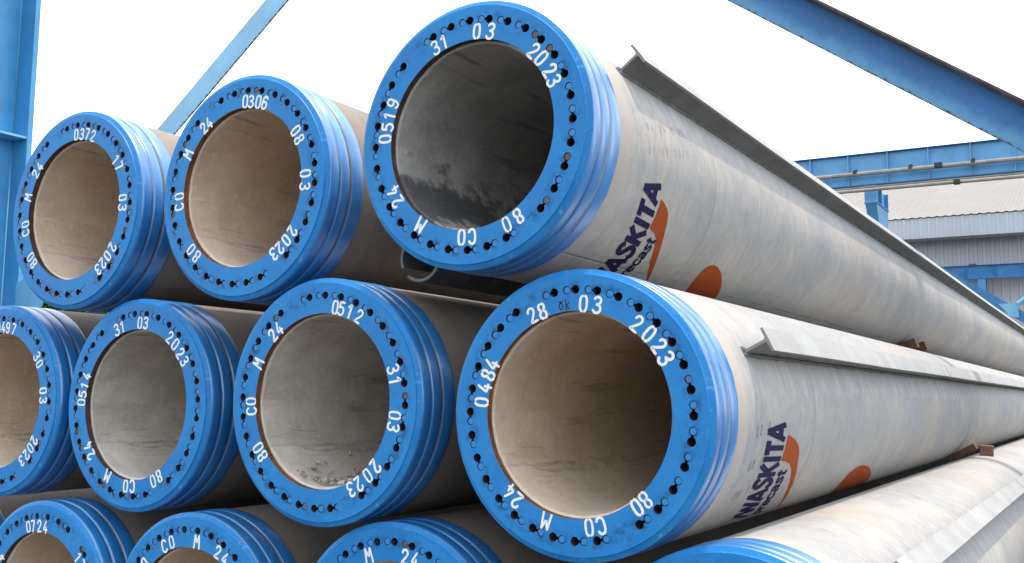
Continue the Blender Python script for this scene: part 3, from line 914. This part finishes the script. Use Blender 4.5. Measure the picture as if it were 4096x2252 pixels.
ROOT = {}
for idx, (key, (px, py, pz, ph, bore, rgh, plate, text, label)) in enumerate(PILES.items()):
    root = thing('concrete_pile', label, 'concrete pile', (px, py, EYE + pz - R_OUT), 'hollow concrete piles stacked in the yard')
    ROOT[key] = root
    up_ = (0, 0, R_OUT)
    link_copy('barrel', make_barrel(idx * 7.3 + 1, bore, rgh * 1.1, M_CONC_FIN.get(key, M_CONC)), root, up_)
    link_copy('steel_band', make_band(idx * 1.7), root, up_)
    pl = link_copy('end_plate', plate, root, up_, (0, -radians(ph), 0))
    for k in SLOTS:
        a = -radians(11.25) * k + radians(HEAD_DEG)
        x, z = pol(a, R_HOLE_RING)
        link_copy('bar_head', HEAD, pl, (x, random.uniform(-.001, .0012), z))
    hub = root
    if text or key in FIN:
        pass
    for ob_name in ():
        pass
    # everything below is built around the pile axis
    before = set(o.name for o in COL.objects)
    if text: face_text(root, text)
    if key in FIN:
        make_fin(root, FIN[key], FIN_START[key])
        make_slot_pipe(root, FIN[key], FIN_START[key] - .03)
    if key == '0519':
        sw = dict(word=(-.475, -.266, .115 + .040),
                  left=[(-.138, .552), (-.165, .556), (-.20, .559), (-.234, .561), (-.240, .580), (-.246, .618), (-.262, .652), (-.30, .690), (-.345, .735), (-.39, .800), (-.44, .880)],
                  right=[(-.136, .556), (-.146, .592), (-.158, .622), (-.174, .645), (-.197, .662), (-.225, .678), (-.262, .707), (-.31, .748), (-.352, .790), (-.395, .838), (-.441, .892)])
        make_logo(root, lambda s: .409 + .30 * max(0, -.13 - s) ** 1.0 * .9 + 0 * s, .115, -.098, -.555, sw, (-.435, 1.255, .150, .165, 1.1))
        for r_, (t_, yy) in enumerate((('94 24 M 80', .40), ('31 03 2023', .40))):
            scribble(root, t_, .055 - .075 * r_, yy, .026, M_RED, .006, .036, .04)
    if key == '0484':
        sw = dict(word=(-.41, -.185, .175 + .042),
                  left=[(-.066, .684), (-.09, .682), (-.12, .680), (-.148, .680), (-.152, .730), (-.165, .800), (-.195, .862), (-.235, .915), (-.29, .985), (-.34, 1.06), (-.40, 1.16)],
                  right=[(-.064, .688), (-.074, .742), (-.088, .795), (-.108, .838), (-.133, .866), (-.165, .890), (-.205, .935), (-.25, .985), (-.30, 1.04), (-.345, 1.095), (-.402, 1.18)])
        make_logo(root, lambda s: .470 + .14 * max(0, -s - .04) + 1.9 * max(0, -s - .14) ** 2, .178, -.030, -.402, sw, (-.405, 2.00, .162, .33, 2.0))
        scribble(root, '22.0', -.062, .36, .030, M_GREYPEN, .004, .038, .06)
        scribble(root, '80 CO', -.165, .36, .028, M_GREYPEN, .004, .034, .06)
        scribble(root, '28 03', -.262, .36, .028, M_GREYPEN, .004, .034, .06)
        rb = Ribbon()
        for i, ch in enumerate('ok'):
            a = radians(98.6 - 3.6 * i); H = .026
            def fn(u, v, lift, a=a):
                uu = (u - .3) * H; vv = (v - .5) * H
                return (.304 * cos(a) + sin(a) * uu + cos(a) * vv, -.0005 - lift, .304 * sin(a) - cos(a) * uu + sin(a) * vv)
            for st in G[ch]: rb.stroke(st, .10, .02, fn, 2)
        rb.build('handwriting', M_PEN, root)['kind'] = 'stuff'
    for o in list(COL.objects):
        if o.name not in before and o.parent == root:
            o.location = up_

# ------------------------------------------------------------------ rubble inside pile 0512
def rock(rng, r):
    V = []; F = []
    bm = bmesh.new(); bmesh.ops.create_icosphere(bm, subdivisions=1, radius=r)
    sx, sy, sz = rng.uniform(.7, 1.3), rng.uniform(.7, 1.3), rng.uniform(.35, .8)
    for v in bm.verts:
        k = rng.uniform(.7, 1.2); v.co = Vector((v.co.x * sx * k, v.co.y * sy * k, v.co.z * sz * k))
    R = Matrix.Rotation(rng.uniform(0, 6), 3, 'Z') @ Matrix.Rotation(rng.uniform(-.4, .4), 3, 'X')
    V = [R @ v.co for v in bm.verts]; F = [[v.index for v in f.verts] for f in bm.faces]
    bm.free(); return V, F
rng = random.Random(3)
mb = MB()
for i in range(420):
    y = .05 + rng.random() ** 1.3 * .75; th = radians(-88 + rng.gauss(4, 19)); r = rng.choice((.003, .004, .005, .007, .009, .013)) * rng.uniform(.8, 1.3)
    if abs(th + pi / 2) > radians(55): continue
    c = Vector((.2745 * cos(th), y, .2745 * sin(th))) * 1.0
    c.x *= (1 - r * .6 / .2745); c.z *= (1 - r * .6 / .2745)
    V, F = rock(rng, r); b = len(mb.v)
    mb.v += [v + c for v in V]; mb.f += [[b + k for k in f] for f in F]; mb.m += [0] * len(F)
x, y, z = PILES['0512'][:3]
rub = mb.build('concrete_rubble', mat_simple('loose_concrete_rubble', (0.33, 0.29, 0.25), .9, .35, 30, bump=.5), None, False, (x, y, EYE + z))
tag(rub, 'loose grey concrete crumbs lying in the bore of pile 0512', 'rubble'); rub['kind'] = 'stuff'

# ------------------------------------------------------------------ timber packing between layers
def board(key_up, key_low, y, width, shift, length, tilt=0, label=None):
    xu, yu, zu = PILES[key_up][:3]; xl, yl, zl = PILES[key_low][:3]
    d = Vector((xl - xu, 0, zl - zu)); D = d.length; n = d / D
    gap = D - 2 * .4002
    mid = Vector((xu, 0, zu)) + n * (D / 2)
    t = Vector((-n.z, 0, n.x))
    if t.x < 0: t = -t
    M = Matrix(((t.x, 0, -n.x), (0, 1, 0), (t.z, 0, -n.z))).to_4x4()
    hl = length / 2
    # slightly skewed plank with sawn end grain on both ends
    V = []
    for sx in (-1, 1):
        for sy, sz in ((-1, -1), (1, -1), (1, 1), (-1, 1)):
            V.append(Vector((sx * hl, sy * width / 2 + sx * tilt * hl, sz * gap * .4996)))
    b = .004
    F = [[0, 1, 2, 3], [7, 6, 5, 4], [0, 4, 5, 1], [1, 5, 6, 2], [2, 6, 7, 3], [3, 7, 4, 0]]
    V = [M @ (v + Vector((shift, 0, 0))) for v in V]
    c = mid + Vector((0, y, EYE))
    o = mesh_obj('timber_plank', V, F, None, None, False, c, [M_WOOD, M_WOOD_END], [1, 1, 0, 0, 0, 0])
    bevel_mod(o, .003, 1)
    return tag(o, label or 'short brown timber plank wedged between two stacked piles', 'timber', 'timber packing between the pile layers')

PAIRS = [('0519', '0512'), ('0306', '0512'), ('0306', '0514'), ('0372', '0514'), ('0372', '0497'), ('0484', 'm24'),
         ('0512', 'm24'), ('0512', 'com24'), ('0514', 'com24'), ('0514', '0724'), ('0497', '0724'), ('0497', 'left_low')]
NICK = {'com24': 'the CO M 24 pile', 'm24': 'the bottom pile marked M 24', 'fin_low': 'the lowest finned pile', 'left_low': 'the unlettered pile'}
for a_, b_ in PAIRS:
    for y, wh_ in ((8.2, 'a third of the way along'), (19.5, 'near their far ends')):
        board(a_, b_, y, .12, 0, .22, 0, 'brown timber plank hidden deep in the dark gap between stacked piles')
board('0519', '0484', 7.95, .09, .065, .22, .12, 'dark brown plank end sticking out between piles 0519 and 0484, pale sawn end')
board('0519', '0484', 8.38, .08, .075, .2, .02, 'thinner plank standing behind the dark plank between piles 0519 and 0484')
board('0519', '0484', 19.5, .12, .03, .24, 0, 'brown timber plank hidden deep in the dark gap between stacked piles')
board('0484', 'fin_low', 7.75, .09, .12, .20, -.10, 'reddish plank poking up from between pile 0484 and the lowest finned pile')
board('0484', 'fin_low', 19.5, .12, .03, .24, 0, 'brown timber plank hidden deep in the dark gap between stacked piles')
# square block lying on the lowest finned pile
xu, yu, zu = PILES['fin_low'][:3]
blk = MB(); blk.box(-.045, .045, -.07, .07, 0, .07); 
ang = radians(88)
o = blk.build('timber_block', None, None, False, (xu + .4 * cos(ang), 8.05, EYE + zu + .4 * sin(ang) - .0005), [M_WOOD_END])
o.rotation_euler = (0, pi / 2 - ang, 0.1); bevel_mod(o, .006, 2)
tag(o, 'pale square-cut timber block resting on top of the lowest finned pile', 'timber block')

# sleepers below the bottom layer
low = ['left_low', '0724', 'com24', 'm24', 'fin_low']
for si, y in enumerate((5.2, 14.6, 24.0)):
    s_ = MB(); s_.box(-5.3, -.35, -.15, .15, 0, .30)
    o = s_.build('concrete_sleeper', M_SLEEPER, None, False, (0, y, 0)); bevel_mod(o, .012, 2)
    tag(o, 'long grey concrete sleeper carrying the bottom layer ' + ('near the blue ends', 'at mid length', 'near the far ends')[si], 'sleeper', 'concrete sleepers under the stack')
    for k in low:
        x, _, z = PILES[k][:3]; h = EYE + z - .4002 - .30
        w = MB(); w.box(-.12, .12, -.10, .10, 0, h - .001)
        o = w.build('timber_shim', M_WOOD, None, False, (x, y, .3005))
        tag(o, 'flat timber shim between a concrete sleeper and a bottom pile', 'timber shim', 'timber shims on the sleepers')

# ------------------------------------------------------------------ blue portal frame over the stack
GY = 8.0
frame = thing('portal_frame', 'blue steel portal frame with wide column and diagonal angle braces over the piles', 'steel frame', (-12.54, GY, 0))
FO = Vector((-12.54, GY, 0))
def fpart(mb, name, mat, parent=frame, mats=None, smooth=False):
    off = FO
    mb.v = [Vector(v) - off for v in mb.v]
    return mb.build(name, mat, parent, smooth, (0, 0, 0), mats)
def column(xa, xb, xw):
    c = MB()
    c.box(xa, xb, 8.0, 8.07, 0, 9.0)                      # far flange
    c.box(xa, xb, 7.13, 7.20, 0, 9.0)                     # near flange
    c.box(xw - .016, xw + .016, 7.2005, 7.9995, 0, 9.0)   # web
    col = fpart(c, 'column', M_STEEL)
    for zz in (1.2, 4.86, 8.3):
        for a, b in ((xa + .01, xw - .0165), (xw + .0165, xb - .012)):
            p = MB(); p.box(a, b, 7.201, 7.999, zz, zz + .03); fpart(p, 'stiffener_plate', M_STEEL_PALE, col)
    b_ = MB()
    for s_ in (-1, 1):
        b_.tube([(xw + s_ * .020, 7.992, .02), (xw + s_ * .020, 7.992, 4.85)], .011, 6)
        b_.tube([(xw + s_ * .020, 7.992, 4.9), (xw + s_ * .020, 7.992, 8.9)], .011, 6)
    fpart(b_, 'weld_bead', M_STEEL_PALE, col, None, True)
    return col
column(-12.88, -12.20, -12.53)
column(.70, 1.38, 1.04)
def mat_brace(name, c, pale):
    t = NT(name); P = t.tc.outputs['Object']; x, y, z = t.sep(P)
    n1 = t.noise(P, 7, 6, .68)
    c2 = t.mix(t.ramp(t.noise(P, 1.8, 5, .6), .3, .72), tuple(k * .85 for k in c), tuple(min(1, k * 1.12) for k in c))
    fd = t.math('ADD', z, t.math('MULTIPLY', t.math('SUBTRACT', n1, .5), .22))
    c2 = t.mix(t.math('MULTIPLY', t.ramp(fd, .15, .02), pale), c2, (0.13, 0.36, 0.53))  # paler towards the lower edge, with a noisy boundary
    rs = t.math('ADD', z, t.math('MULTIPLY', t.math('SUBTRACT', t.noise(P, 22, 6, .75, 3.0), .5), .12))
    c2 = t.mix(t.ramp(rs, .012, .002), c2, (0.04, 0.025, 0.02))
    sp = t.ramp(t.noise(P, 12, 7, .75, 8.0), .675, .72)
    c2 = t.mix(t.math('MULTIPLY', sp, .85), c2, (0.06, 0.045, 0.035))
    t.base(c2); t.rough(.48); t.bump(t.noise(P, 14, 4), .15, .004)
    return t.mat
def brace(p0, p1, depth, flange_top, back, mat, rust):
    """angle section: lower edge runs p0->p1 in x,z; built along its own x axis"""
    d = Vector((p1[0] - p0[0], 0, p1[1] - p0[1])); L = d.length; d /= L
    if d.x < 0: p0, d = p1, -d
    rot = (0, -atan2(d.z, d.x), 0)
    b = MB(); b.box(0, L, 0, .016, 0, depth)
    o = b.build('brace', mat, frame, False, Vector((p0[0], GY, p0[1])) - FO); o.rotation_euler = rot
    f = MB()
    if back: f.box(0, L, .0165, .15, depth - .016, depth - .001)
    else: f.box(0, L, -.17, -.0005, depth - .018, depth - .001)
    f.build('brace_flange', rust, o)
    # bolted end plates
    for xx in (L * .5,):
        q = MB(); q.box(xx - .16, xx + .16, .0165, .028, .02, depth - .03); q.build('splice_plate', mat, o)
    return o
M_BRACE_L = mat_brace('pale_brace_paint', (0.22, 0.46, 0.66), .25)  # left brace, a paler blue than the right one
M_BRACE_R = mat_brace('rust_specked_brace_paint', (0.008, 0.125, 0.36), .5)  # right brace, deep blue with rust specks and a paler lower edge
brace((-12.10, EYE + .94), (-5.85, EYE + .94 + 6.25 * .7555), .256, True, True, M_BRACE_L, M_STEEL_LIGHT)
brace((.80, EYE + .803), (-6.0, EYE + .803 + 6.80 * .711), .290, True, False, M_BRACE_R, M_STEEL_RUST)
gp = MB(); gp.prism([(-12.20, EYE + .35), (-11.70, EYE + .98), (-11.52, EYE + 1.28), (-11.72, EYE + 1.56), (-12.20, EYE + 1.35)], 7.975, 7.995); fpart(gp, 'gusset_plate', M_STEEL_PALE)
gp = MB(); gp.prism([(-6.5, EYE + 5.2), (-5.3, EYE + 5.2), (-5.3, EYE + 6.1), (-6.5, EYE + 6.1)], 8.020, 8.040); fpart(gp, 'gusset_plate', M_STEEL_PALE)
gp = MB(); gp.prism([(.70, EYE + .45), (.70, EYE + 1.5), (.1, EYE + 1.5)], 8.020, 8.040); fpart(gp, 'gusset_plate', M_STEEL_DEEP)

# ------------------------------------------------------------------ crane runway behind the stack
RY = 30.0
run = thing('crane_runway', 'blue crane runway girder with stiffeners and hung conduit behind the piles', 'crane runway', (-5.9, RY, 0))
RO = Vector((-5.9, RY, 0))
def rpart(mb, name, mat, parent=run, smooth=False):
    mb.v = [Vector(v) - RO for v in mb.v]
    return mb.build(name, mat, parent, smooth)
zb, zt = EYE + 6.10, EYE + 7.03
m = MB(); m.box(-22, 14, 30.0, 30.016, zb + .02, zt - .02); gd = rpart(m, 'girder', M_STEEL_FAR)
m = MB(); m.box(-22, 14, 29.86, 30.16, zt - .02, zt); rpart(m, 'top_flange', M_STEEL_DEEP, gd)
m = MB(); m.box(-22, 14, 29.86, 30.16, zb, zb + .02); rpart(m, 'bottom_flange', M_STEEL_DEEP, gd)
x = -3.38 - 1.085 * 16
while x < 13:
    m = MB(); m.box(x - .008, x + .008, 29.87, 29.9995, zb + .0205, zt - .0205); rpart(m, 'stiffener', M_STEEL_PALE, gd)
    x += 1.085
def conduit(zz, yy, r, mat=M_RAIL):
    m = MB(); m.tube([(-22 + 2 * i, yy, zz + .01 * noise.noise(Vector((i, zz, 0)))) for i in range(19)], r, 10)
    return rpart(m, 'conduit_rail', mat, run, True)
conduit(EYE + 6.40, 29.70, .062)
conduit(EYE + 6.02, 29.80, .028)
conduit(EYE + 5.86, 29.40, .05)
for i, xx in enumerate((-8.9, -6.4, -4.9, -3.3, -1.7)):
    m = MB(); m.box(xx - .05, xx + .05, 29.63, 29.87, EYE + 6.40, EYE + 6.50); m.box(xx - .03, xx + .03, 29.80, 29.86, EYE + 6.45, EYE + 6.56); rpart(m, 'rail_clamp', M_BLACK)
for xx, zz, yy, s_ in ((-4.17, 6.42, 29.62, .1), (-3.68, 5.85, 29.33, .08)):
    m = MB(); m.box(xx - s_, xx + s_, yy - .06, yy + .06, EYE + zz - .07, EYE + zz + .07); bevel_mod(rpart(m, 'junction_box', M_BLACK), .01)
# column with tapered head
m = MB()
m.box(-6.20, -5.87, 29.90, 29.93, 5.60 + EYE, zb - .001)
m.box(-6.20, -5.87, 31.57, 31.60, 5.60 + EYE, zb - .001)
m.box(-6.00, -5.97, 29.9305, 31.5695, 5.60 + EYE, zb - .001)
m.box(-6.22, -5.85, 29.88, 31.62, 5.575 + EYE, 5.599 + EYE)
m.box(-5.9695, -5.88, 30.70, 30.73, 5.60 + EYE, zb - .001)
hd = rpart(m, 'column_head', M_STEEL_FAR)
m = MB()
m.v = [Vector(p) for p in ((-6.19, 29.91, 5.574 + EYE), (-5.88, 29.91, 5.574 + EYE), (-5.88, 31.59, 5.574 + EYE), (-6.19, 31.59, 5.574 + EYE),
                           (-6.17, 30.55, 4.75 + EYE), (-5.90, 30.55, 4.75 + EYE), (-5.90, 31.55, 4.75 + EYE), (-6.17, 31.55, 4.75 + EYE),
                           (-6.17, 30.55, 0), (-5.90, 30.55, 0), (-5.90, 31.55, 0), (-6.17, 31.55, 0))]
for k in (0, 4):
    for i in range(4):
        j = (i + 1) % 4; m.f.append([k + i, k + j, k + 4 + j, k + 4 + i]); m.m.append(0)
m.f += [[3, 2, 1, 0]]; m.m += [0]
rpart(m, 'column', M_STEEL_FAR)
for cx in (-19.9, 7.9):
    m = MB(); m.box(cx - .17, cx + .17, 29.9, 30.6, 0, zb - .001); rpart(m, 'column', M_STEEL)
# lower diagonal strut and gusset seen past the end of the fin
st = thing('yard_strut', 'sloping blue strut with pale gusset plate in front of the corrugated wall', 'strut', (-2.6, 31.5, 0))
SO = Vector((-2.6, 31.5, 0))
def spart(mb, name, mat, parent=st):
    mb.v = [Vector(v) - SO for v in mb.v]; return mb.build(name, mat, parent)
def at(px, py, Y):
    d = fwd * 1.0 + r2 * ((px - 512) / F_PX) + u2 * ((281.5 - py) / F_PX)
    return Vector((d.x * Y / d.y, Y, EYE + d.z * Y / d.y))
pA, pB = at(985, 296, 31.5), at(1040, 326, 31.5)
dd = (pB - pA).normalized(); nn = Vector((-dd.z, 0, dd.x))
m = MB(); q0 = pA - dd * 6; q1 = pA + dd * 4.2
wv = nn * .13
m.v = [q0 - wv + Vector((0, k, 0)) for k in (0, .2)] + [q1 - wv + Vector((0, k, 0)) for k in (0, .2)] + [q1 + wv + Vector((0, k, 0)) for k in (0, .2)] + [q0 + wv + Vector((0, k, 0)) for k in (0, .2)]
m.f = [[0, 2, 4, 6], [1, 7, 5, 3], [0, 1, 3, 2], [4, 5, 7, 6], [2, 3, 5, 4], [0, 6, 7, 1]]; m.m = [0] * 6
spart(m, 'strut', M_STEEL_DEEP)
g1 = [at(*p, 31.45) for p in ((998, 304), (1018, 303), (1019, 318), (1010, 316))]
m = MB(); m.v = g1 + [v + Vector((0, .03, 0)) for v in g1]
m.f = [[3, 2, 1, 0], [4, 5, 6, 7]] + [[i, (i + 1) % 4, 4 + (i + 1) % 4, 4 + i] for i in range(4)]; m.m = [0] * 6
spart(m, 'gusset_plate', M_STEEL_PALE)
c0, c1 = at(1018, 304, 31.46), at(1040, 288, 31.46)
m = MB(); m.tube([c0, c1], .07, 8); spart(m, 'tie_rod', M_STEEL_PALE)
m = MB(); m.box(q1.x - .15, q1.x + .15, 31.4, 31.8, 0, max(.5, q1.z)); spart(m, 'post', M_STEEL_DEEP)
m = MB(); m.box(q0.x - .15, q0.x + .15, 31.4, 31.8, 0, q0.z); spart(m, 'post', M_STEEL_DEEP)

# ------------------------------------------------------------------ warehouse
WY = 40.0
wh = thing('warehouse', 'pale corrugated warehouse with cream roof and blue steel frame behind the runway', 'warehouse', (-4, WY, 0))
WO = Vector((-4, WY, 0))
def wpart(mb, name, mat, parent=wh):
    mb.v = [Vector(v) - WO for v in mb.v]; return mb.build(name, mat, parent)
def corrugated(x0, x1, pitch, depth, pts):
    """sheet ribbed along x; pts = two (y, z) ends; ribs stand along the normal"""
    (ya, za), (yb_, zb_) = pts
    L = hypot(yb_ - ya, zb_ - za); ny, nz = -(zb_ - za) / L, (yb_ - ya) / L
    if nz < -1e-6 or (abs(nz) < 1e-6 and ny > 0): ny, nz = -ny, -nz
    m = MB(); x = x0; prof = ((0, 0), (.52, 0), (.62, 1), (.90, 1))
    cols = []
    while x < x1:
        for f, h in prof: cols.append((x + f * pitch, h * depth))
        x += pitch
    for X, h in cols:
        m.v.append(Vector((X, ya + ny * h, za + nz * h))); m.v.append(Vector((X, yb_ + ny * h, zb_ + nz * h)))
    for i in range(len(cols) - 1):
        m.f.append([2 * i, 2 * i + 2, 2 * i + 3, 2 * i + 1]); m.m.append(0)
    return m
X0, X1 = -13.5, 9.0
ez = EYE + 6.74
wpart(corrugated(X0, X1, .29, .022, ((39.95, ez), (48.2, ez + 8.25 * .364))), 'roof', M_ROOF)
m = corrugated(X0, X1, .29, .045, ((48.21, ez + 8.25 * .364 - .01), (56.5, ez))); wpart(m, 'roof', M_ROOF)
fz = EYE + 5.97
wpart(corrugated(X0, X1, .29, .03, ((40.02, fz), (40.02, ez - .02))), 'fascia', M_FASCIA)
m = MB(); m.box(X0, X1, 40.04, 40.9, fz, fz + .03); wpart(m, 'soffit', M_WALL)
wpart(corrugated(X0, X1, .29, .04, ((40.95, 0.0), (40.95, fz - .002))), 'wall', M_WALL)
bz = EYE + 4.42
m = MB(); m.box(X0, X1, 40.30, 40.315, bz, bz + .47); bm_ = wpart(m, 'beam', M_STEEL_DEEP)
m = MB(); m.box(X0, X1, 40.22, 40.40, bz + .4705, bz + .49); wpart(m, 'beam_flange', M_STEEL_DEEP, bm_)
m = MB(); m.box(X0, X1, 40.22, 40.40, bz - .02, bz - .0005); wpart(m, 'beam_flange', M_STEEL_DEEP, bm_)
x = -4.87 - .95 * 9
while x < X1:
    m = MB(); m.box(x - .01, x + .01, 40.23, 40.2995, bz + .001, bz + .469); wpart(m, 'stiffener', M_STEEL_DEEP, bm_); x += .95
for xx in (-10.0, -4.34, 1.3, 7.0):
    m = MB(); m.box(xx - .13, xx + .13, 40.24, 40.26, 0, bz - .021); m.box(xx - .13, xx + .13, 40.50, 40.52, 0, bz - .021); m.box(xx - .01, xx + .01, 40.2605, 40.4995, 0, bz - .021)
    p = wpart(m, 'post', M_STEEL)
    m = MB(); m.box(xx - .15, xx + .15, 40.20, 40.2395, bz - .62, bz - .58); wpart(m, 'splice_plate', M_STEEL_DEEP, p)
m = MB(); m.box(-4.75, -4.50, 40.20, 40.38, bz + .4905, bz + .54); wpart(m, 'plank', M_WOOD_END)
for xx in (X0 + .02, X1 - .02):
    m = MB(); m.v = [Vector((xx, 40.96, 0)), Vector((xx, 56, 0)), Vector((xx, 56, ez)), Vector((xx, 48.2, ez + 2.95)), Vector((xx, 40.96, ez + .32))]; m.f = [[0, 1, 2, 3, 4]]; m.m = [0]
    wpart(m, 'gable_wall', M_WALL)

# ------------------------------------------------------------------ tree beyond the column
def mat_leaf():
    t = NT('green_leaves'); 
    geo = t.n.new('ShaderNodeNewGeometry')
    c = t.mix(geo.outputs['Random Per Island'], (0.03, 0.10, 0.012), (0.085, 0.19, 0.022))
    t.base(c); t.rough(.5)
    t.b.inputs['Transmission Weight'].default_value = 0
    return t.mat
M_LEAF = mat_leaf()
M_BARK = mat_simple('brown_bark', (0.12, 0.09, 0.06), .9, .3, 12, bump=.6)
tree_c = at(38, 306, 15.0)
tr = thing('leafy_tree', 'green leafy tree glimpsed beyond the foot of the blue column', 'tree', (tree_c.x, 15.0, 0))
m = MB()
m.tube([(0, 0, 0), (.05, 0, .9), (-.04, .05, 1.8), (.05, 0, 4.2)], [.16, .13, .11, .05], 9)
rg = random.Random(11)
for i in range(9):
    a = i * 2.4; z0 = 1.6 + .28 * i
    m.tube([(0, 0, z0), (.5 * cos(a), .5 * sin(a), z0 + .4), (1.1 * cos(a), 1.1 * sin(a), z0 + .75)], [.05, .035, .012], 6)
m.build('trunk', M_BARK, tr, True)
m = MB()
for cl in range(420):
    while True:
        p = Vector((rg.uniform(-1, 1), rg.uniform(-1, 1), rg.uniform(-1, 1)))
        if .25 < p.length < 1: break
    cc = Vector((p.x * 2.6 + .5, p.y * 1.8, tree_c.z + p.z * 2.0 - .2)) 
    for k in range(60):
        d = Vector((rg.gauss(0, .17), rg.gauss(0, .17), rg.gauss(0, .13)))
        q = cc + d; s_ = rg.uniform(.10, .20)
        a = Vector((rg.uniform(-1, 1), rg.uniform(-1, 1), rg.uniform(-.6, .3))).normalized(); b = a.cross(Vector((rg.uniform(-1, 1), rg.uniform(-1, 1), 1))).normalized()
        i0 = len(m.v)
        m.v += [q, q + a * s_ * .5 + b * s_ * .22, q + a * s_, q + a * s_ * .5 - b * s_ * .22]
        m.f.append([i0, i0 + 1, i0 + 2, i0 + 3]); m.m.append(0)
m.build('crown', M_LEAF, tr)
